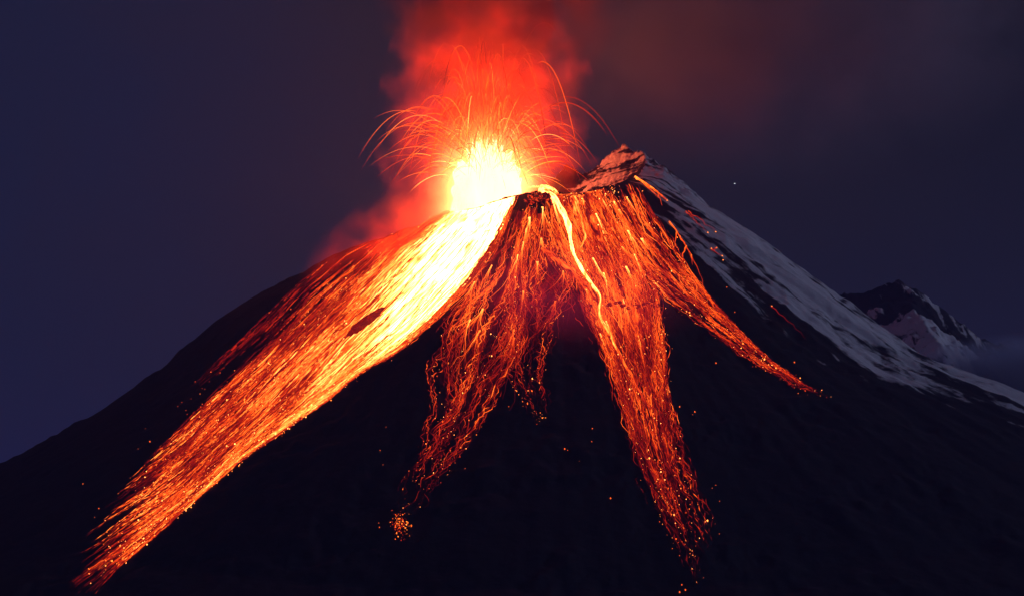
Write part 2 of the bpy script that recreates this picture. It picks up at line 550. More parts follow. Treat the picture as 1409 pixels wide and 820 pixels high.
# ------------------------------------------------------------------ lava flows
class Flow:
    """A fan of guide lines on the mountain; q runs across it, t down it."""
    def __init__(self, guides, M=90):
        self.G = []
        for g in guides:
            g = np.array(g, float)
            s = np.concatenate([[0], np.cumsum(np.hypot(*np.diff(g, axis=0).T))]); s /= s[-1]
            tt = np.linspace(0, 1, M)
            # smooth the corners of the surveyed line
            a = np.stack([np.interp(tt, s, g[:, 0]), np.interp(tt, s, g[:, 1])], -1)
            for _ in range(3):
                a[1:-1] = 0.25 * a[:-2] + 0.5 * a[1:-1] + 0.25 * a[2:]
            self.G.append(a)
        self.G = np.array(self.G); self.M = M

    def px(self, q, t):
        K = len(self.G)
        q = np.clip(q, -0.3, 1.3) * (K - 1)
        i = np.clip(np.floor(q).astype(int), 0, K - 2); f = q - i
        x = np.clip(t, 0, 1) * (self.M - 1)
        j = np.clip(np.floor(x).astype(int), 0, self.M - 2); e = (x - j)[..., None]
        def P(k): return self.G[k, j] * (1 - e) + self.G[k, j + 1] * e
        return P(i) * (1 - f[..., None]) + P(i + 1) * f[..., None]


def wander(n, m, rng, freqs, amps):
    s = np.linspace(0, 1, m)[None]
    w = 0
    for f, a in zip(freqs, amps):
        w = w + a * rng.normal(size=(n, 1)) * np.sin(2 * math.pi * f * rng.uniform(0.7, 1.4, (n, 1)) * s + rng.uniform(0, 6.28, (n, 1)))
    return w


def make_strands(flow, n, rng, q0, ta, tb, heat, wq=0.05, wpx=1.2, m=44, rad=1.5, lift=3.4, fade=0.6, braid=0, wbraid=0.03, cap=2.5, broken=0.55):
    """n threads of molten rock. q0, ta, tb arrays (n,). heat(q,t)->(n,m)."""
    s = np.linspace(0, 1, m)[None]
    t = ta[:, None] + (tb - ta)[:, None] * s
    q = q0[:, None] + wq * wander(n, m, rng, (0.6, 1.7), (0.8, 0.35))
    if braid:
        # threads run together in braids that wander as one and leave bare rock between
        nb = braid
        cq = (np.arange(nb) + rng.uniform(0.1, 0.9, nb)) / nb
        kq = np.argmin(np.abs(q0[:, None] - cq[None] + rng.normal(0, 0.04, (n, nb))), axis=1)
        ph1 = rng.uniform(0, 6.28, nb)[kq][:, None]; ph2 = rng.uniform(0, 6.28, nb)[kq][:, None]
        fr = rng.uniform(1.0, 2.2, nb)[kq][:, None]
        bw = wbraid * (np.sin(6.28 * fr * t + ph1) + 0.5 * np.sin(6.28 * 2.7 * fr * t + ph2))
        pull = np.clip(rng.normal(0.70, 0.28, (n, 1)), 0, 1)
        q = q * (1 - pull) + (cq[kq][:, None] + 0.25 * (q - q0[:, None]) + 0.25 * (q0 - cq[kq])[:, None]) * pull + bw
    p = flow.px(q, t)
    ln = np.clip((tb - ta)[:, None] * 3.0, 0.25, 1) * (0.8 + 0.9 * t)
    p[..., 0] += wpx * ln * wander(n, m, rng, (2, 4.5, 9), (1.0, 0.6, 0.35))
    p[..., 1] += 0.6 * wpx * ln * wander(n, m, rng, (2, 4.5, 9), (1.0, 0.6, 0.35))
    W, ok = on_slope(p[..., 0], p[..., 1], lift)
    patch = 0.30 + 0.95 * sstep(-0.38, 0.45, perlin(q * 4.5 + 7.7, t * 7.0 + len(q) * 0.13) + 0.5 * perlin(q * 13, t * 16))
    h = heat(q, t) * patch * np.exp(rng.normal(-0.1, 0.85, (n, 1))) * (1 - fade * s ** 1.5) * (0.75 + 0.5 * rng.random((n, m)))
    h = h * sstep(-0.06, 0.28, s)
    gap = sstep(-0.55, 0.05, wander(n, m, rng, (3, 7, 12), (0.5, 0.4, 0.3)) + 0.30 - broken * t)
    h = cap * (1 - np.exp(-1.35 * h / cap)) * (0.12 + 0.88 * gap)
    R = rad * np.exp(rng.normal(0, 0.22, (n, 1))) * np.ones((1, m))
    R = R * (0.25 + 0.75 * gap) * np.clip(1.15 - s ** 4, 0.25, 1) * np.clip(s * 12 + 0.3, 0, 1)
    good = ok.all(axis=1)
    return W[good], R[good], h[good]


def emit_strands(root, W, R, h, nparts, o, S=4, part="rivulet", rest="lava_threads"):
    """The strongest threads become parts of their own, the uncountable rest one mesh."""
    length = np.linalg.norm(np.diff(W, axis=1), axis=2).sum(1)
    score = (h.mean(1) ** 0.6) * length * R.mean(1)
    order = np.argsort(-score)
    for i in order[:nparts]:
        V, F = tubes(W[i:i + 1], R[i:i + 1] * 1.15, S)
        new_mesh(part, V, F, M_STRAND, root, o, {'molten': np.repeat(h[i], S)})
    r = order[nparts:]
    if len(r):
        V, F = tubes(W[r], R[r], S)
        ob = new_mesh(rest, V, F, M_STRAND, root, o, {'molten': np.repeat(h[r].ravel(), S)})
        ob['kind'] = 'stuff'


def sparks(root, flow, n, rng, qf, tf, o, hlo=2.0, hhi=9.0, rlo=1.1, rhi=2.3, jit=3.0, name="glowing_fragments", lift=4.0):
    q = qf(n); t = tf(n)
    p = flow.px(q, t) + rng.normal(0, jit, (n, 2))
    W, ok = on_slope(p[:, 0], p[:, 1], lift)
    W = W[ok]; n = len(W)
    V, F = blobs(W, (rlo + (rhi - rlo) * 0.85 * rng.exponential(0.5, n).clip(0, 2.2)), 5)
    h = np.exp(rng.uniform(math.log(hlo), math.log(hhi), n))
    ob = new_mesh(name, V, F, M_STRAND, root, o, {'molten': np.repeat(h, 6)}, smooth=False)
    ob['kind'] = 'stuff'
    return ob


def bursts(flow, n, rng, qf, tf, heat, k=9, length=0.16, spread_=0.10, m=22, rad=0.8):
    """Blocks that land and burst: a bright head with threads fanning away downhill."""
    q = qf(n); t = tf(n)
    s = np.linspace(0, 1, m)[None]
    qs = np.repeat(q, k); ts = np.repeat(t, k); N_ = n * k
    dl = rng.uniform(0.25, 1.0, N_) * length
    dq = rng.normal(0, spread_, N_)
    tt = ts[:, None] + dl[:, None] * s
    qq = qs[:, None] + dq[:, None] * s ** 1.4 * dl[:, None] / length
    p = flow.px(qq, tt)
    p[..., 0] += 0.8 * wander(N_, m, rng, (1.5, 4), (0.8, 0.5))
    W, ok = on_slope(p[..., 0], p[..., 1], 3.6)
    h = heat(qq, tt) * (1.3 * np.exp(-s * 5) + 0.7 * (1 - 0.7 * s)) * np.exp(rng.normal(0, 0.4, (N_, 1)))
    R = rad * np.ones((N_, 1)) * (0.5 * np.exp(-s * 9) + 0.9 - 0.5 * s)
    g = ok.all(axis=1)
    return W[g], R[g], h[g]


def sheet(root, name, flow, q0, q1, t0, t1, heat, mat, o, nq=40, nt=150, thick=4.0):
    """The body of the flow: a low mound of lava that sinks into the slope at its margins."""
    q = np.linspace(q0, q1, nq); t = np.linspace(t0, t1, nt)
    Q, T = np.meshgrid(q, t)
    edge = 0.035 * perlin(T * 26, T * 0 + 2.2)
    p = flow.px(Q + edge * (Q - 0.5) * 2, T)
    W, ok = on_slope(p[..., 0], p[..., 1], 0)
    e = (2 * (Q - q0) / (q1 - q0) - 1)
    prof = 1 - np.abs(e) ** 6
    tail = sstep(t1, t1 - 0.06, T)
    W[..., 2] += thick * (prof * 1.3 * tail) - 1.4 + 0.6 * perlin(Q * 9, T * 30)
    # metric coordinates across and down the flow, for the grain of the lava
    c = W[:, nq // 2]
    sl = np.concatenate([[0], np.cumsum(np.linalg.norm(np.diff(c, axis=0), axis=1))])
    sw = np.linalg.norm(W[:, -1] - W[:, 0], axis=1)
    sw = np.full(nt, max(np.median(sw), 20.0))
    fc = np.stack([(Q - q0) / (q1 - q0) * sw[:, None], np.repeat(sl[:, None], nq, 1), np.zeros_like(Q)], -1)
    h = heat(Q, T) * sstep(0.0, 0.10, 1 - np.abs(e)) * sstep(t1, t1 - 0.12 * (t1 - t0), T)
    F = grid_faces(nt, nq)
    okf = ok.ravel()
    F = F[okf[F].all(axis=1)]
    return new_mesh(name, W.reshape(-1, 3), F, mat, root, o, {'molten': h.ravel(), 'flowco': fc.reshape(-1, 3)})


def ribbon(root, name, pts, width_px, heat, mat, o, thick=4.0, nt=120):
    pts = np.array(pts, float)
    s = np.concatenate([[0], np.cumsum(np.hypot(*np.diff(pts, axis=0).T))]); s /= s[-1]
    tt = np.linspace(0, 1, nt)
    c = np.stack([np.interp(tt, s, pts[:, 0]), np.interp(tt, s, pts[:, 1])], -1)
    for _ in range(4):
        c[1:-1] = 0.25 * c[:-2] + 0.5 * c[1:-1] + 0.25 * c[2:]
    wd = np.interp(tt, np.linspace(0, 1, len(width_px)), width_px) * (1 + 0.7 * perlin(tt * 26, tt * 0 + 4.4) + 0.4 * perlin(tt * 60, tt * 0 + 1.4))
    tg = np.gradient(c, axis=0); tg /= np.linalg.norm(tg, axis=1)[:, None]
    nm = np.stack([-tg[:, 1], tg[:, 0]], -1)
    c = c + nm * (2.4 * perlin(tt * 17, tt * 0 + 8.1))[:, None]
    fl = Flow([c - nm * wd[:, None] / 2, c + nm * wd[:, None] / 2], nt)
    return sheet(root, name, fl, 0, 1, 0, 1, heat, mat, o, nq=9, nt=nt, thick=thick)


U = RNG.uniform

# ---- the great flow down the left flank
G1 = Flow([[(596, 292), (520, 330), (430, 412), (340, 500), (270, 566), (205, 628)],
           [(622, 290), (560, 335), (460, 430), (350, 540), (240, 635), (130, 712)],
           [(655, 284), (600, 345), (500, 450), (390, 560), (250, 690), (90, 806)],
           [(690, 274), (645, 350), (560, 445), (450, 540), (320, 640), (200, 740), (100, 818)],
           [(718, 265), (690, 330), (650, 392), (600, 442), (548, 488), (498, 512), (450, 553), (392, 593), (333, 633), (255, 702), (216, 738), (165, 781), (126, 824)]])
o1 = on_slope(np.array([560.0]), np.array([400.0]))[0][0]
f1 = empty("lava_flow", o1)
tag(f1, "widest lava flow, white hot at the vent and orange far down the bare flank", "lava flow", "lava flows")


def heat1_sheet(q, t):
    hot = sstep(0.22, 0.46, q) * sstep(1.02, 0.9, q)
    end = 0.25 + 0.14 * sstep(0.4, 0.75, q) - 0.12 * sstep(0.88, 1.0, q)
    core = 30 * hot * sstep(end + 0.08, end - 0.26, t)
    line = 3.0 * np.exp(-((q - 0.86) / 0.035) ** 2) * sstep(0.3, 0.5, t) * sstep(0.95, 0.65, t)
    return core + line + (1.3 * sstep(-0.02, 0.3, q) + 1.0 * sstep(0.3, 0.7, q)) * sstep(0.62, 0.16, t) + 0.22 * sstep(0.95, 0.5, t)


def heat1(q, t):
    a = 4.0 * sstep(0.2, 0.6, q) * sstep(0.55, 0.18, t)
    b = 3.0 * np.exp(-((q - 0.86) / 0.06) ** 2) * sstep(0.95, 0.5, t)
    return a + b + 0.9 + 1.3 * sstep(0.0, 0.4, q) * sstep(1.15, 0.4, t)


sheet(f1, "molten_sheet", G1, 0.0, 1.0, 0.0, 0.93, heat1_sheet, M_SHEET_HOT, o1, nq=64, nt=220, thick=2.2)
n = 3000
q = np.clip(U(0, 1.0, n) ** 0.85 + RNG.normal(0, 0.012, n), -0.05, 1.01); ta = RNG.beta(1.5, 1.1, n) * 0.84 + 0.01; ln = U(0.06, 0.36, n)
keep = ~((ta < 0.30) & (q > 0.42) & (U(0, 1, n) < 0.75))
q, ta, ln = q[keep], ta[keep], ln[keep]; n = len(q)
tb = np.minimum(ta + ln, U(0.72, 1.0, n)); ta = np.minimum(ta, tb - 0.05)
W, R, h = make_strands(G1, n, RNG, q, ta, tb, heat1, wq=0.012, wpx=0.9, rad=0.70, braid=26, wbraid=0.010, cap=6.0, broken=0.5)
emit_strands(f1, W, R, h, 90, o1)
n = 420       # the ragged lower margin, where threads spill off the flow
ta = U(0.0, 0.62, n); tb = ta + U(0.04, 0.16, n)
W, R, h = make_strands(G1, n, RNG, 0.93 + 0.075 * RNG.beta(1.2, 1.6, n), ta, tb, lambda q, t: 1.5 * sstep(0.7, 0.1, t) + 0.5, wq=0.016, wpx=1.6, rad=0.7)
V, F = tubes(W, R, 4)
tag(new_mesh("margin_threads", V, F, M_STRAND, f1, o1, {'molten': np.repeat(h.ravel(), 4)}), kind='stuff')
sparks(f1, G1, 1300, RNG, lambda n: np.clip(RNG.beta(1.6, 1.1, n), 0, 1), lambda n: RNG.beta(1.7, 1.7, n) * 0.98, o1, hlo=1.5, hhi=8, rlo=0.7, rhi=1.4)

# ---- the thin streaks on the outer edge of the left flank
G0 = Flow([[(505, 322), (455, 352), (400, 398), (330, 468), (255, 535), (215, 570)],
           [(560, 318), (500, 350), (440, 400), (370, 470), (300, 535), (250, 575)]])
o0 = on_slope(np.array([400.0]), np.array([430.0]))[0][0]
f0 = empty("lava_flow", o0)
tag(f0, "faint scatter of thin dark red streaks along the bare outer edge, beyond the widest flow", "lava flow", "lava flows")
n = 70
ta = U(0.0, 0.6, n); tb = ta + U(0.08, 0.4, n)
W, R, h = make_strands(G0, n, RNG, U(0, 1.05, n), ta, np.minimum(tb, 0.99), lambda q, t: 0.28 + 0.75 * sstep(0.2, 1, q) * sstep(0.7, 0, t), wq=0.02, wpx=0.6, rad=1.2)
emit_strands(f0, W, R, h, 70, o0, part="streak")
sparks(f0, G0, 50, RNG, lambda n: U(0.1, 1.1, n), lambda n: U(0, 1, n), o0, hlo=0.6, hhi=3, rlo=0.9, rhi=1.5)

# ---- the middle cascade, with its long tongue
G2 = Flow([[(700, 288), (676, 340), (638, 402), (602, 452), (596, 515), (598, 570), (574, 630), (547, 672), (545, 712)],
           [(718, 292), (700, 365), (678, 430), (650, 500), (632, 560), (608, 612), (583, 652), (552, 714)],
           [(740, 285), (728, 360), (722, 430), (712, 490), (690, 532), (665, 580), (634, 632), (598, 676), (560, 718)]])
o2 = on_slope(np.array([680.0]), np.array([430.0]))[0][0]
f2 = empty("lava_flow", o2)
tag(f2, "tangled thin red lava tongue below the rocky outcrop, ending in a small ember cluster", "lava flow", "lava flows")
heat2 = lambda q, t: 1.5 * sstep(0.55, 0.0, t) + 0.62 + 0.7 * np.exp(-((q - 0.35) / 0.2) ** 2) * sstep(0.75, 0.3, t)
sheet(f2, "crust", G2, 0.02, 0.98, 0.0, 0.72, lambda q, t: 0.9 * sstep(0.42, 0.05, t) * (0.3 + 0.7 * sstep(0.3, 0.9, q)) + 0.09 * sstep(0.70, 0.4, t), M_SHEET, o2, nq=30, nt=130, thick=1.8)
n = 380
ta = RNG.beta(1.0, 1.8, n) * 0.85; tb = np.minimum(ta + U(0.06, 0.38, n), U(0.8, 1.0, n)); ta = np.minimum(ta, tb - 0.05)
W, R, h = make_strands(G2, n, RNG, np.where(U(0, 1, n) < 0.14, U(-0.22, 1.2, n), U(0, 1, n)), ta, tb, heat2, wq=0.09, wpx=3.1, rad=0.58, braid=8, wbraid=0.07, broken=0.75)
Wb, Rb, hb = bursts(G2, 9, RNG, lambda n: U(0.05, 0.95, n), lambda n: U(0.02, 0.42, n), heat2, length=0.22, spread_=0.28)
emit_strands(f2, W, R, h, 80, o2)
V, F = tubes(Wb, Rb, 4)
tag(new_mesh("burst_threads", V, F, M_STRAND, f2, o2, {'molten': np.repeat(hb.ravel(), 4)}), kind='stuff')
sparks(f2, G2, 330, RNG, lambda n: U(-0.02, 1.02, n), lambda n: RNG.beta(1.3, 1.5, n), o2, hlo=0.8, hhi=7, rlo=0.4, rhi=1.15)

# ---- its short side tongue
G2b = Flow([[(712, 284), (700, 370), (698, 440), (692, 508), (708, 540), (733, 574), (744, 590)],
            [(738, 280), (728, 360), (722, 430), (716, 490), (728, 540), (750, 587)],
            [(758, 276), (784, 350), (796, 408), (758, 470), (748, 520), (757, 560), (758, 592)]])
f2b = empty("lava_flow", o2)
tag(f2b, "short fan of red lava threads ending in a ragged tip between two longer tongues", "lava flow", "lava flows")
n = 330
ta = RNG.beta(1.0, 1.9, n) * 0.85; tb = np.minimum(ta + U(0.06, 0.36, n), U(0.75, 1.0, n)); ta = np.minimum(ta, tb - 0.05)
heat2b = lambda q, t: 1.8 * sstep(0.62, 0.0, t) + 0.34 + 0.9 * np.exp(-((q - 0.4) / 0.2) ** 2) * sstep(0.7, 0.4, t)
sheet(f2b, "crust", G2b, 0.05, 0.95, 0.05, 0.66, lambda q, t: 0.95 * sstep(0.6, 0.1, t) * sstep(1.1, 0.5, q) + 0.06, M_SHEET, o2, nq=26, nt=110, thick=1.8)
W, R, h = make_strands(G2b, n, RNG, np.where(U(0, 1, n) < 0.10, U(-0.2, 1.25, n), U(0, 1, n)), ta, tb, heat2b, wq=0.10, wpx=2.0, rad=0.62, braid=6, wbraid=0.07)
emit_strands(f2b, W, R, h, 60, o2)
Wb, Rb, hb = bursts(G2b, 8, RNG, lambda n: U(0.05, 0.95, n), lambda n: U(0.02, 0.45, n), heat2b, length=0.26, spread_=0.36)
V, F = tubes(Wb, Rb, 4)
tag(new_mesh("burst_threads", V, F, M_STRAND, f2b, o2, {'molten': np.repeat(hb.ravel(), 4)}), kind='stuff')
sparks(f2b, G2b, 190, RNG, lambda n: U(0.0, 1.0, n), lambda n: RNG.beta(1.3, 1.4, n), o2, hlo=0.8, hhi=6, rlo=0.4, rhi=1.15)

# ---- the right-hand cascade over the ledge
G3 = Flow([[(748, 268), (758, 320), (778, 362), (797, 395), (806, 425), (820, 457), (834, 490), (846, 530), (860, 580), (880, 640), (900, 690), (933, 775)],
           [(775, 268), (798, 330), (820, 380), (832, 420), (845, 460), (860, 510), (880, 575), (900, 640), (925, 705), (948, 765), (962, 818)],
           [(805, 266), (830, 325), (858, 380), (872, 420), (882, 460), (895, 520), (908, 580), (920, 640), (945, 695), (962, 740), (970, 790)],
           [(838, 258), (866, 320), (892, 372), (908, 416), (914, 450), (918, 500), (921, 545), (932, 600), (944, 640), (967, 682), (979, 704), (987, 735)]])
o3 = on_slope(np.array([850.0]), np.array([400.0]))[0][0]
f3 = empty("lava_flow", o3)
tag(f3, "orange lava cascade spilling over a rock ledge with a yellow channel through it", "lava flow", "lava flows")


def heat3(q, t):
    return (1.8 * sstep(0.46, 0.02, t) + 0.85 * sstep(0.8, 0.3, t) + 0.58)


def heat3_sheet(q, t):
    return (3.0 * sstep(0.46, 0.05, t) + 1.2 * sstep(0.55, 0.3, t)) * sstep(1.1, 0.6, q) + 0.14 * sstep(0.9, 0.5, t)


sheet(f3, "crust", G3, 0.0, 1.0, 0.0, 0.80, heat3_sheet, M_SHEET, o3, nq=50, nt=170, thick=2.0)
CH = [(742, 262), (762, 272), (774, 292), (784, 318), (786, 342), (790, 354), (804, 378), (818, 398), (829, 414), (822, 426), (829, 444), (842, 468), (856, 496), (872, 526), (888, 556), (900, 590)]
ribbon(f3, "channel", CH, [8, 6, 7, 5, 3.5, 3, 4.5, 2.6, 2.4, 2, 1.4], lambda q, t: 9 * sstep(0.75, 0.25, t) + 3.0 * sstep(1, 0.6, t), M_CHANNEL, o3, thick=7)
ribbon(f3, "channel", [(700, 268), (714, 261), (730, 258), (748, 258), (762, 263), (768, 272)], [4, 5, 3, 3.5, 6], lambda q, t: 8 + 0 * t, M_CHANNEL, o3, thick=7, nt=60)
ribbon(f3, "channel", [(790, 354), (799, 342), (806, 330), (803, 318), (800, 300), (790, 275)], [2, 3, 3, 4], lambda q, t: 3.5 + 0 * t, M_CHANNEL, o3, thick=6, nt=60)
ribbon(f3, "channel", [(745, 344), (765, 357), (790, 378), (808, 398), (822, 418)], [4, 7, 7, 7, 5], lambda q, t: 1.7 + 0.8 * sstep(0.3, 0, t), M_CHANNEL, o3, thick=6, nt=70)
n = 1150
ta = RNG.beta(0.95, 1.9, n) * 0.86; tb = np.minimum(ta + U(0.07, 0.38, n), U(0.78, 1.0, n)); ta = np.minimum(ta, tb - 0.04)
W, R, h = make_strands(G3, n, RNG, np.where(U(0, 1, n) < 0.13, U(-0.28, 1.12, n), U(0, 1, n)), ta, tb, heat3, wq=0.05, wpx=2.3, rad=0.62, braid=12, wbraid=0.036, broken=0.75)
emit_strands(f3, W, R, h, 90, o3)
Wb, Rb, hb = bursts(G3, 12, RNG, lambda n: U(0.0, 1.0, n), lambda n: RNG.beta(1.1, 1.5, n) * 0.40, heat3, length=0.20, spread_=0.13, rad=0.7)
V, F = tubes(Wb, Rb, 4)
tag(new_mesh("burst_threads", V, F, M_STRAND, f3, o3, {'molten': np.repeat(hb.ravel(), 4)}), kind='stuff')
sparks(f3, G3, 70, RNG, lambda n: U(0.3, 1.1, n), lambda n: U(0.0, 0.03, n), o3, hlo=2, hhi=9, rlo=0.7, rhi=1.6, jit=1.2, name="rim_fragments")
sparks(f3, G3, 600, RNG, lambda n: U(-0.02, 1.02, n), lambda n: RNG.beta(1.1, 1.4, n), o3, hlo=1.2, hhi=9, rlo=0.4, rhi=1.15)

# ---- the long spray running out to the right
G4 = Flow([[(812, 262), (838, 320), (876, 372), (912, 408), (960, 446), (1000, 474), (1050, 508), (1098, 536), (1140, 550)],
           [(845, 256), (878, 322), (912, 370), (946, 405), (982, 436), (1018, 466), (1060, 502), (1103, 531), (1148, 550)],
           [(872, 252), (905, 312), (936, 352), (964, 390), (988, 424), (1024, 462), (1062, 499), (1106, 529), (1150, 550)]])
o4 = on_slope(np.array([930.0]), np.array([395.0]))[0][0]
f4 = empty("lava_flow", o4)
tag(f4, "narrow lava spray full of sparks thinning to a point beside the snow", "lava flow", "lava flows")
heat4 = lambda q, t: 1.4 * sstep(0.8, 0.1, t) + 0.55 * sstep(1.0, 0.8, t) + 0.22
sheet(f4, "crust", G4, 0.0, 0.95, 0.05, 0.55, lambda q, t: 0.9 * sstep(0.5, 0.0, t) * sstep(0.9, 0.2, q) + 0.05, M_SHEET, o4, nq=36, nt=130, thick=1.8)
n = 620
ta = RNG.beta(1.0, 1.6, n) * 0.9; tb = np.minimum(ta + U(0.05, 0.26, n), U(0.8, 1.0, n)); ta = np.minimum(ta, tb - 0.04)
W, R, h = make_strands(G4, n, RNG, np.where(U(0, 1, n) < 0.10, U(-0.25, 1.2, n), U(0, 1, n)), ta, tb, heat4, wq=0.07, wpx=1.2, rad=0.62, braid=9, wbraid=0.045)
emit_strands(f4, W, R, h, 80, o4)
Wb, Rb, hb = bursts(G4, 7, RNG, lambda n: U(0.0, 0.9, n), lambda n: RNG.beta(1.1, 1.3, n) * 0.40, heat4, length=0.16, spread_=0.16)
V, F = tubes(Wb, Rb, 4)
tag(new_mesh("burst_threads", V, F, M_STRAND, f4, o4, {'molten': np.repeat(hb.ravel(), 4)}), kind='stuff')
sparks(f4, G4, 340, RNG, lambda n: RNG.beta(0.8, 1.2, n) * 1.1 - 0.06, lambda n: RNG.beta(1.4, 1.7, n), o4, hlo=0.7, hhi=8, rlo=0.4, rhi=1.15)

# ---- lone trickles on the snow
def trickle(lines, label, h0, rad, heads=(), name="lava_trickle"):
    P = []; 
    for ln in lines:
        g = Flow([ln, [(x + 1, y) for x, y in ln]], 40)
        p = g.px(np.zeros(40), np.linspace(0, 1, 40))
        p = p + wander(2, 40, RNG, (2, 5), (0.4, 0.25)).T
        P.append(on_slope(p[:, 0], p[:, 1], 2.2)[0])
    o = P[0][0].copy()
    e = empty(name, o)
    tag(e, label, "lava trickle", "lone lava trickles on the snowy flank")
    s = np.linspace(0, 1, 40)
    for p in P:
        V, F = tubes(p[None], (rad * (1.2 - s))[None], 5)
        new_mesh("thread", V, F, M_STRAND, e, o, {'molten': np.repeat(h0 * (0.25 + 0.9 * np.exp(-3 * s) + 0.25 * RNG.random(40)), 5)})
    for u, v in heads:
        c = on_slope(np.array([float(u)]), np.array([float(v)]), 2.2)[0]
        V, F = blobs(c, [2.2], 3)
        new_mesh("ember", V, F, M_STRAND, e, o, {'molten': np.full(6, 4.0)}, smooth=False)
    return e


trickle([[(875, 245), (888, 253), (902, 263), (916, 276)], [(876, 246), (893, 258), (905, 266), (911, 284)], [(874, 244), (884, 252), (899, 266), (908, 274)], [(895, 258), (908, 268), (913, 272), (918, 277)]],
        "short thick orange lava trickle just below the summit snow", 2.8, 2.2, [(918, 277), (884, 264)])
trickle([[(921, 306), (934, 324), (947, 345), (957, 364), (966, 385), (968, 402)], [(931, 320), (929, 335), (927, 350)], [(944, 340), (939, 352), (942, 368), (944, 382)], [(951, 352), (953, 366)], [(935, 326), (944, 340), (950, 354)]],
        "branching orange lava trickle hanging down beside the spray's upper edge", 1.7, 1.5, [(932, 328), (942, 362)])
trickle([[(944, 292), (953, 301), (964, 312), (974, 321)], [(946, 292), (960, 300), (972, 310), (985, 319)]],
        "pair of faint thin trickles with glowing ends high on the snow", 0.8, 1.0, [(974, 321), (985, 320)])
trickle([[(979, 344), (986, 349), (995, 354)], [(986, 342), (980, 346)]],
        "tiny hooked trickle with four glowing embers below the two faint ones", 0.8, 1.0, [(986, 342), (994, 353), (995, 359), (979, 343)])
trickle([[(1062, 422), (1070, 431), (1082, 440), (1092, 449), (1108, 466)]],
        "faint broken red trickle far down at the foot of the snow", 0.3, 1.1, [(1062, 422)])

# ---- the ember pile at the end of the long tongue
cu = RNG.normal((550, 722), (6, 9), (120, 2))
cw, ok = on_slope(cu[:, 0], cu[:, 1], 2.3)
ec = empty("ember_cluster", cw[0])
tag(ec, "small cluster of red embers at the end of the tangled tongue", "embers")
V, F = blobs(cw, RNG.uniform(0.5, 1.5, 120), 4)
tag(new_mesh("embers", V, F, M_STRAND, ec, cw[0], {'molten': np.repeat(np.exp(RNG.uniform(-0.9, 1.3, 120)), 6)}, smooth=False), kind='stuff')

# ---- lone embers on the dark slope
EMB = [(523, 620), (521, 720), (522, 726), (531, 588), (527, 640), (956, 567), (953, 571), (814, 608), (840, 686), (797, 635), (777, 618), (781, 620), (985, 668), (980, 672), (815, 590),
       (136, 700), (130, 712), (143, 735), (190, 618), (206, 608), (114, 666), (200, 590), (985, 500), (1040, 505), (925, 480), (935, 560), (990, 735), (935, 815), (943, 812), (938, 805),
       (640, 645), (700, 560), (935, 765), (930, 742), (925, 755), (1011, 430), (1000, 396), (905, 300), (1093, 499), (990, 690)]
ev, ef = blobs(np.zeros((1, 3)), [1.7], 9)
proto = None
for i, (u, v) in enumerate(EMB):
    p, ok = on_slope(np.array([float(u)]), np.array([float(v)]), 1.6)
    if not ok[0]: continue
    if proto is None:
        proto = new_mesh("ember", ev, ef, M_STRAND, None, None, {'molten': np.full(6, 2.0)}, smooth=False)
        ob = proto
        tag(ob, "lone glowing ember lying on the dark slope away from the flows", "ember", "lone embers on the dark slope")
    else:
        ob = proto.copy(); COL.objects.link(ob)
    ob.location = p[0]
    k = random.choice((0.35, 0.42, 0.5, 0.6, 0.85))
    ob.scale = (k, k, k)

# ------------------------------------------------------------------ rocks
def rock_mesh(name, c, axes, size, mat, seed, amp=0.35, nu=40, nv=26, parent=None):
    """A lumpy boulder; axes is a 3x3 frame, size its half extents."""
    u = np.linspace(0, 2 * math.pi, nu, endpoint=False); v = np.linspace(0.02, math.pi - 0.02, nv)
    Vv, Uu = np.meshgrid(v, u, indexing='ij')
    d = np.stack([np.sin(Vv) * np.cos(Uu), np.sin(Vv) * np.sin(Uu), np.cos(Vv)], -1)
    k = 1 + amp * (fbm(d[..., 0] * 1.7 + seed * 3.1 + d[..., 2], d[..., 1] * 1.7 - d[..., 2] * 1.3 + seed, 4, 0.6))
    p = (d * k[..., None] * np.array(size)) @ np.array(axes) + np.asarray(c)
    i = np.arange(nv - 1)[:, None] * nu + np.arange(nu)[None]
    j = np.arange(nv - 1)[:, None] * nu + (np.arange(nu)[None] + 1) % nu
    F = np.stack([i, j, j + nu, i + nu], -1).reshape(-1, 4)
    return new_mesh(name, p.reshape(-1, 3), F, mat, parent, c)


I3 = np.eye(3)
c = on_slope(np.array([742.0]), np.array([276.0]))[0][0]
rk_ = rock_mesh("rock_outcrop", c + np.array([0, 8, -6]), I3, (33, 30, 22), M_HOTROCK, 2.0, 0.7, 90, 60)
tag(rk_, "jagged dark rock outcrop on the crater rim between the white flow and the yellow channel", "rock")
c = on_slope(np.array([772.0]), np.array([285.0]))[0][0]

# the dark rock that parts the bright flow
a = on_slope(np.array([476.0, 531.0]), np.array([466.0, 424.0]), 0)[0]
ax = a[1] - a[0]; ln = np.linalg.norm(ax); ax /= ln
up = np.array([0, -0.6, 0.8]); sd_ = np.cross(up, ax); sd_ /= np.linalg.norm(sd_); up = np.cross(ax, sd_)
rk2 = rock_mesh("rock", (a[0] + a[1]) / 2, np.array([ax, sd_, up]), (ln * 0.5, 16, 13), M_RIB, 5.0, 0.3, 60, 36)
tag(rk2, "long dark red rock rib parting the molten streams in the widest flow", "rock")

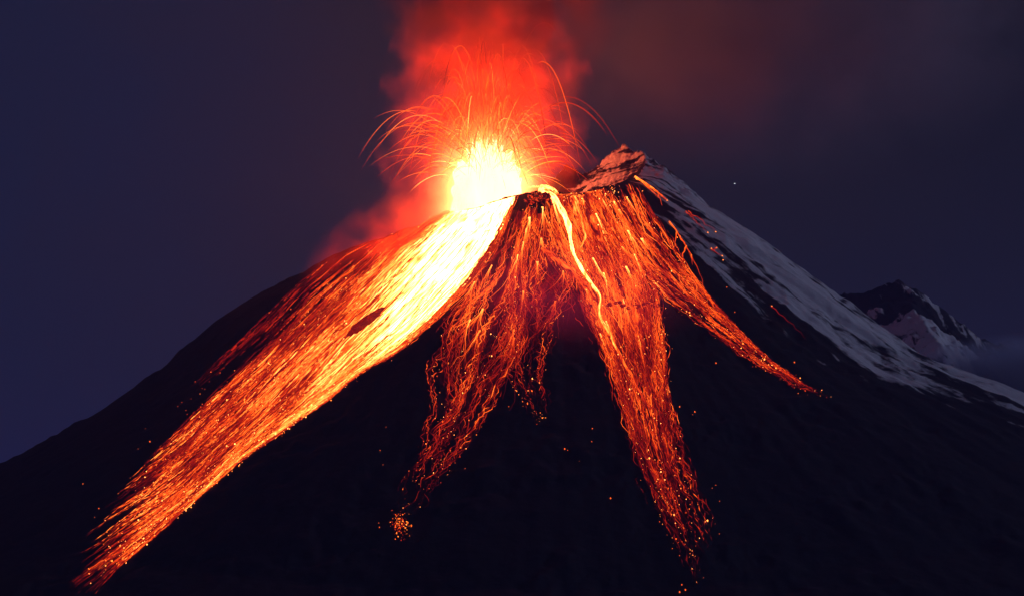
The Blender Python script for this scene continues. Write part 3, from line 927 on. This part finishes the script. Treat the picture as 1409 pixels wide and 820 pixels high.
# boulders along the ledge
bl = None
k = 0
for i in range(15):
    u = 812 + i * 6.6 + random.uniform(-2, 2)
    v = 421 + 3.0 * math.sin(i * 0.9) + random.uniform(-2, 2)
    if 818 < u < 834: continue
    c = on_slope(np.array([u]), np.array([v]), 0)[0][0]
    s = random.uniform(5, 9)
    if bl is None or k < 4:
        bl = rock_mesh("boulder", c, I3, (s * 1.1, s, s * 0.8), M_BOULDER, 9.0 + i, 0.45, 20, 14); k += 1
        protos = [o_ for o_ in COL.objects if o_.name.startswith("boulder")]
    else:
        bl = random.choice(protos).copy(); COL.objects.link(bl); bl.location = c
    bl.rotation_euler = (0, 0, random.uniform(0, 6))
    tag(bl, "glowing boulder lodged along the ledge where the cascade drops", "boulder", "boulders along the rock ledge")

# ------------------------------------------------------------------ the fountain
VENT = np.array(at(670, 283, -20))
ft = empty("lava_fountain", VENT)
tag(ft, "white hot lava fountain bursting from the crater with arcing sprays", "lava fountain")


def fire_material(name, strength):
    m, N, L = mat_new(name)
    e = N("ShaderNodeEmission"); e.inputs['Color'].default_value = (1, 0.17, 0.09, 1); e.inputs['Strength'].default_value = strength
    o = N("ShaderNodeOutputMaterial"); L(e.outputs[0], o.inputs['Surface'])
    return m


# spiky dome of molten jets
nu, nv = 150, 60
uu = np.linspace(0, 2 * math.pi, nu, endpoint=False); vv = np.linspace(0.01, math.pi * 0.62, nv)
Vv, Uu = np.meshgrid(vv, uu, indexing='ij')
dirs = np.stack([np.sin(Vv) * np.cos(Uu), np.sin(Vv) * np.sin(Uu), np.cos(Vv)], -1)
spk = np.maximum(perlin(Uu * 9 / 1.0, Vv * 2.2 + 5), 0) ** 1.2 * np.sin(Vv)
spk2 = np.maximum(perlin(dirs[..., 0] * 9, dirs[..., 1] * 9), 0) * np.maximum(dirs[..., 2], 0)
kk = 0.92 + 0.22 * spk + 0.45 * spk2 + 0.06 * perlin(Uu * 3, Vv * 4)
jp = dirs * kk[..., None] * np.array([108, 96, 190]) * (1 - 0.10 * np.maximum(dirs[..., 2:], 0)) + VENT + np.array([0, 0, -10])
i = np.arange(nv - 1)[:, None] * nu + np.arange(nu)[None]
j = np.arange(nv - 1)[:, None] * nu + (np.arange(nu)[None] + 1) % nu
new_mesh("molten_core", jp.reshape(-1, 3), np.stack([i, i + nu, j + nu, j], -1).reshape(-1, 4), fire_material("fountain_core", 10.0), ft, VENT)


def gas_material(name, rx, rz, K, power, col, zoff=0.0, noise=0.0, scale=0.01):
    """Emission-only volume: molten droplets, plus fountain glow painted into the smoke."""
    m, N, L = mat_new(name)
    tcn = N("ShaderNodeTexCoord")
    mpn = N("ShaderNodeMapping"); mpn.inputs['Scale'].default_value = (1 / rx, 1 / rx, 1 / rz)
    mpn.inputs['Location'].default_value = (0, 0, -zoff / rz)
    L(tcn.outputs['Object'], mpn.inputs['Vector'])
    ln_ = N("ShaderNodeVectorMath"); ln_.operation = 'LENGTH'; L(mpn.outputs['Vector'], ln_.inputs[0])
    d = ln_.outputs['Value']
    if noise:
        nn = N("ShaderNodeTexNoise"); nn.inputs['Scale'].default_value = scale; nn.inputs['Detail'].default_value = 3
        L(tcn.outputs['Object'], nn.inputs['Vector'])
        k = math_node(N, L, 'SUBTRACT', nn.outputs['Fac'], 0.5)
        d = math_node(N, L, 'MULTIPLY_ADD', k, noise, d)
    f = math_node(N, L, 'SUBTRACT', 1.0, d)
    f = math_node(N, L, 'MAXIMUM', f, 0.0)
    f = math_node(N, L, 'POWER', f, power)
    f = math_node(N, L, 'MULTIPLY', f, K)
    e = N("ShaderNodeEmission"); e.inputs['Color'].default_value = col + (1,)
    L(f, e.inputs['Strength'])
    o = N("ShaderNodeOutputMaterial"); L(e.outputs[0], o.inputs['Volume'])
    m.cycles.emission_sampling = 'NONE'
    return m


def ellipsoid(name, c, size, mat, parent=None, origin=None, nu=32, nv=20):
    u = np.linspace(0, 2 * math.pi, nu, endpoint=False); v = np.linspace(0.01, math.pi - 0.01, nv)
    Vv, Uu = np.meshgrid(v, u, indexing='ij')
    p = np.stack([np.sin(Vv) * np.cos(Uu), np.sin(Vv) * np.sin(Uu), np.cos(Vv)], -1) * np.array(size) + np.asarray(c)
    i = np.arange(nv - 1)[:, None] * nu + np.arange(nu)[None]
    j = np.arange(nv - 1)[:, None] * nu + (np.arange(nu)[None] + 1) % nu
    F = np.stack([i, i + nu, j + nu, j], -1).reshape(-1, 4)
    cap0 = np.arange(nu); 
    ob = new_mesh(name, p.reshape(-1, 3), F, mat, parent, c if origin is None else origin)
    # close the poles so the volume is watertight
    import bmesh
    bm = bmesh.new(); bm.from_mesh(ob.data); bmesh.ops.holes_fill(bm, edges=[e for e in bm.edges if e.is_boundary]); bmesh.ops.recalc_face_normals(bm, faces=bm.faces)
    bm.to_mesh(ob.data); bm.free()
    return ob


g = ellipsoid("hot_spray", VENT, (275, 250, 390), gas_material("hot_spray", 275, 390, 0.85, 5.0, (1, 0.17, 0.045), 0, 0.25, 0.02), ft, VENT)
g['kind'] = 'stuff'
g = ellipsoid("lit_smoke_glow", VENT + np.array([0, 0, 170]), (340, 300, 620), gas_material("lit_smoke_glow", 320, 560, 0.016, 1.9, (1, 0.032, 0.004), 170, 1.7, 0.011), ft, VENT)  # smoke round the fountain, its red light put in as emission
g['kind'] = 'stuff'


def arc_set(n, hlo, hhi, alo, ahi, rng, bias=0.0, m=34):
    hgt = rng.uniform(hlo, hhi, n); a = rng.uniform(alo, ahi, n)
    ps = rng.uniform(0, 2 * math.pi, n)
    hx = a * np.cos(ps) + bias; hy = a * np.sin(ps)
    s0 = rng.uniform(0.35, 0.95, n); s1 = s0 + rng.uniform(0.35, 1.0, n)
    s = s0[:, None] + (s1 - s0)[:, None] * np.linspace(0, 1, m)[None]
    P = VENT + np.stack([hx[:, None] * s, hy[:, None] * s, hgt[:, None] * (2 * s - s * s) - 5], -1)
    P[..., 0] += rng.normal(0, 18, (n, 1)); P[..., 1] += rng.normal(0, 18, (n, 1))
    d = np.linalg.norm(P - VENT, axis=2)
    h = (1.0 + 10 * np.exp(-d / 100)) * np.exp(rng.normal(0, 0.45, (n, 1)))
    e = np.linspace(0, 1, m)[None]
    h = h * np.clip(np.minimum(e * 5, (1 - e) * 3) + 0.15, 0, 1)
    R = 0.46 * np.exp(rng.normal(0, 0.32, (n, 1))) * np.clip(np.minimum(e * 8, (1 - e) * 6) + 0.3, 0, 1)
    return P, R, h


_far = arc_set(10, 400, 540, 90, 220, RNG, 60); _far = (_far[0], _far[1] * 0.75, _far[2] * 0.55)
sets = [arc_set(520, 110, 340, 0, 110, RNG), arc_set(290, 90, 280, 60, 200, RNG), arc_set(170, 140, 340, 130, 255, RNG), arc_set(330, 240, 480, 5, 150, RNG), _far]
P = np.concatenate([s[0] for s in sets]); R = np.concatenate([s[1] for s in sets]); h = np.concatenate([s[2] for s in sets])
emit_strands(ft, P, R, h, 100, VENT, S=4, part="lava_arc", rest="fine_spray")

# ------------------------------------------------------------------ smoke
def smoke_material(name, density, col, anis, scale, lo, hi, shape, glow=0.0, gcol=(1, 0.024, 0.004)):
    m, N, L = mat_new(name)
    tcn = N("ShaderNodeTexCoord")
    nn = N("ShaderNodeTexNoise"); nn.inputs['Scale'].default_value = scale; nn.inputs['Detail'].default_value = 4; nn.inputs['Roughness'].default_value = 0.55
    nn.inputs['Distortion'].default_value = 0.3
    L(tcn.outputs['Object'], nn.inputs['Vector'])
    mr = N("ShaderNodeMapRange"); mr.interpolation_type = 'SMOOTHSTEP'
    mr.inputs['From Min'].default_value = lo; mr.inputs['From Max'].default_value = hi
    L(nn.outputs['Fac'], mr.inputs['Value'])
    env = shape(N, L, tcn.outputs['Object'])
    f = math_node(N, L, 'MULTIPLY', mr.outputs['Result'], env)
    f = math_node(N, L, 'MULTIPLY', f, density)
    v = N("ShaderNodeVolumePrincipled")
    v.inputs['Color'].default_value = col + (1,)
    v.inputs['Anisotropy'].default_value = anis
    if glow:        # emission stands in for lava light scattered by the gas
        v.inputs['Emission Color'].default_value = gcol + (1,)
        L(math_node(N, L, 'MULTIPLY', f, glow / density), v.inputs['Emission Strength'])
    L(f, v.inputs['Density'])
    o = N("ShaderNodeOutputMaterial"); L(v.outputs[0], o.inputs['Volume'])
    return m


PLH, PLR0, PLK, PLEAN = 1050.0, 120.0, 0.47, 0.08


def plume_shape(N, L, vec):
    sx = N("ShaderNodeSeparateXYZ"); L(vec, sx.inputs[0])
    x, y, z = sx.outputs
    cx = math_node(N, L, 'MULTIPLY', z, PLEAN)
    x = math_node(N, L, 'SUBTRACT', x, cx)
    r = math_node(N, L, 'SQRT', math_node(N, L, 'ADD', math_node(N, L, 'MULTIPLY', x, x), math_node(N, L, 'MULTIPLY', y, y)))
    R = math_node(N, L, 'MULTIPLY_ADD', z, PLK, PLR0)
    e = math_node(N, L, 'SUBTRACT', 1.0, math_node(N, L, 'DIVIDE', r, R))
    e = math_node(N, L, 'POWER', math_node(N, L, 'MAXIMUM', math_node(N, L, 'MULTIPLY', e, 1.6), 0.0), 1.5)
    e = math_node(N, L, 'MINIMUM', e, 1.0)
    fadein = N("ShaderNodeMapRange"); fadein.inputs['From Min'].default_value = 20; fadein.inputs['From Max'].default_value = 260
    L(z, fadein.inputs['Value'])
    return math_node(N, L, 'MULTIPLY', e, fadein.outputs['Result'])


zs = np.linspace(-20, PLH, 14); au = np.linspace(0, 2 * math.pi, 28, endpoint=False)
pv = np.array([[[PLEAN * z + (PLR0 + PLK * max(z, 0)) * 1.02 * math.cos(a), (PLR0 + PLK * max(z, 0)) * 1.02 * math.sin(a), z] for a in au] for z in zs]) + VENT
i = np.arange(13)[:, None] * 28 + np.arange(28)[None]; j = np.arange(13)[:, None] * 28 + (np.arange(28)[None] + 1) % 28
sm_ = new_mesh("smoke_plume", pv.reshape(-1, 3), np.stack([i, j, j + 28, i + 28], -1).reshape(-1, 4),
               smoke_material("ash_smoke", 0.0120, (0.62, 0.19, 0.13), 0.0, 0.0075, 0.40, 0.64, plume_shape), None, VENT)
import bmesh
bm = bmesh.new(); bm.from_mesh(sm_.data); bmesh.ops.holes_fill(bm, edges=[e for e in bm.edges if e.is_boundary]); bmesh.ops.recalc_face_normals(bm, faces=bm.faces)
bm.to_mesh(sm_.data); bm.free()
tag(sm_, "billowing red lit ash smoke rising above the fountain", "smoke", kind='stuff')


def ball_shape(size):
    def f(N, L, vec):
        mpn = N("ShaderNodeMapping"); mpn.inputs['Scale'].default_value = tuple(1 / s for s in size)
        L(vec, mpn.inputs['Vector'])
        ln_ = N("ShaderNodeVectorMath"); ln_.operation = 'LENGTH'; L(mpn.outputs['Vector'], ln_.inputs[0])
        e = math_node(N, L, 'SUBTRACT', 1.0, ln_.outputs['Value'])
        e = math_node(N, L, 'MAXIMUM', e, 0.0)
        return math_node(N, L, 'MINIMUM', math_node(N, L, 'POWER', math_node(N, L, 'MULTIPLY', e, 1.5), 1.6), 1.0)
    return f


# gas on the left flank, its red lava light put in as emission
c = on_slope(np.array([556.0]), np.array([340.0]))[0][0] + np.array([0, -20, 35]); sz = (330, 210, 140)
g = ellipsoid("lava_lit_gas", c, sz, smoke_material("flank_gas", 0.0035, (0.62, 0.20, 0.14), 0.0, 0.0095, 0.38, 0.64, ball_shape(sz), 0.0075))
g.rotation_euler = (0, math.radians(-30), 0)
tag(g, "gas clinging to the flank above the widest flow, red lava light put in as emission", "gas", kind='stuff')
# added glowing volume imitating red lava light spilling over the front slope
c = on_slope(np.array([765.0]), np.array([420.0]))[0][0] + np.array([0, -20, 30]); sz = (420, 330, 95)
g = ellipsoid("lava_glow", c, sz, smoke_material("front_lava_glow", 0.0006, (0.75, 0.45, 0.45), 0.0, 0.006, 0.25, 0.62, ball_shape(sz), 0.00075, (1, 0.03, 0.14)))
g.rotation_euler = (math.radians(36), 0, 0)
tag(g, "added faint red glow imitating lava light over the front of the cone", "lava_glow", kind='stuff')
# drifting cloud on the right
c = at(1060, 0, 350); sz = (1050, 420, 640)
g = ellipsoid("cloud", c, sz, smoke_material("drifting_cloud", 0.0062, (0.70, 0.64, 0.76), 0.0, 0.0028, 0.28, 0.70, ball_shape(sz)))
tag(g, "dim reddish cloud drifting away from the plume over the summit", "cloud", kind='stuff')
# mist in the saddle on the right
c = at(1430, 510, 800); sz = (520, 420, 130)
g = ellipsoid("mist", c, sz, smoke_material("mist", 0.02, (0.62, 0.68, 0.95), 0.0, 0.006, 0.25, 0.65, ball_shape(sz)))
tag(g, "pale mist lying at the foot of the snowfield", "mist", kind='stuff')

# ------------------------------------------------------------------ stars
m, N, L = mat_new("starlight")
e = N("ShaderNodeEmission"); e.inputs['Color'].default_value = (0.85, 0.9, 1, 1); e.inputs['Strength'].default_value = 4.0
o_ = N("ShaderNodeOutputMaterial"); L(e.outputs[0], o_.inputs['Surface']); m.cycles.emission_sampling = 'NONE'
for (u, v, r, lb) in ((1011, 253, 13, "brighter lone star in the dark sky above the snowy ridge"), (1131, 237, 5, "fainter star farther out over the dark sky")):
    s_ = ellipsoid("star", at(u, v, 60000), (r, r, r), m, None, None, 12, 8)
    tag(s_, lb, "star", "stars")

# ------------------------------------------------------------------ the night air
m, N, L = mat_new("night_air")
v = N("ShaderNodeVolumePrincipled"); v.inputs['Color'].default_value = (0.42, 0.42, 1.0, 1); v.inputs['Density'].default_value = 0.000028
o_ = N("ShaderNodeOutputMaterial"); L(v.outputs[0], o_.inputs['Volume'])
zb, zt = float(ZZ.min()) - 1.0, 2150.0
hx0, hx1, hy0, hy1 = GX[0] - 50, GX[-1] + 50, GY[0] - 50, GY[-1] + 50
hv = [(x, y, z) for z in (zb, zt) for y in (hy0, hy1) for x in (hx0, hx1)]
hz = new_mesh("haze", hv, [(0, 2, 3, 1), (4, 5, 7, 6), (0, 1, 5, 4), (2, 6, 7, 3), (0, 4, 6, 2), (1, 3, 7, 5)], m, smooth=False)
tag(hz, "thin night haze filling the air around the volcano", "haze", kind='stuff')
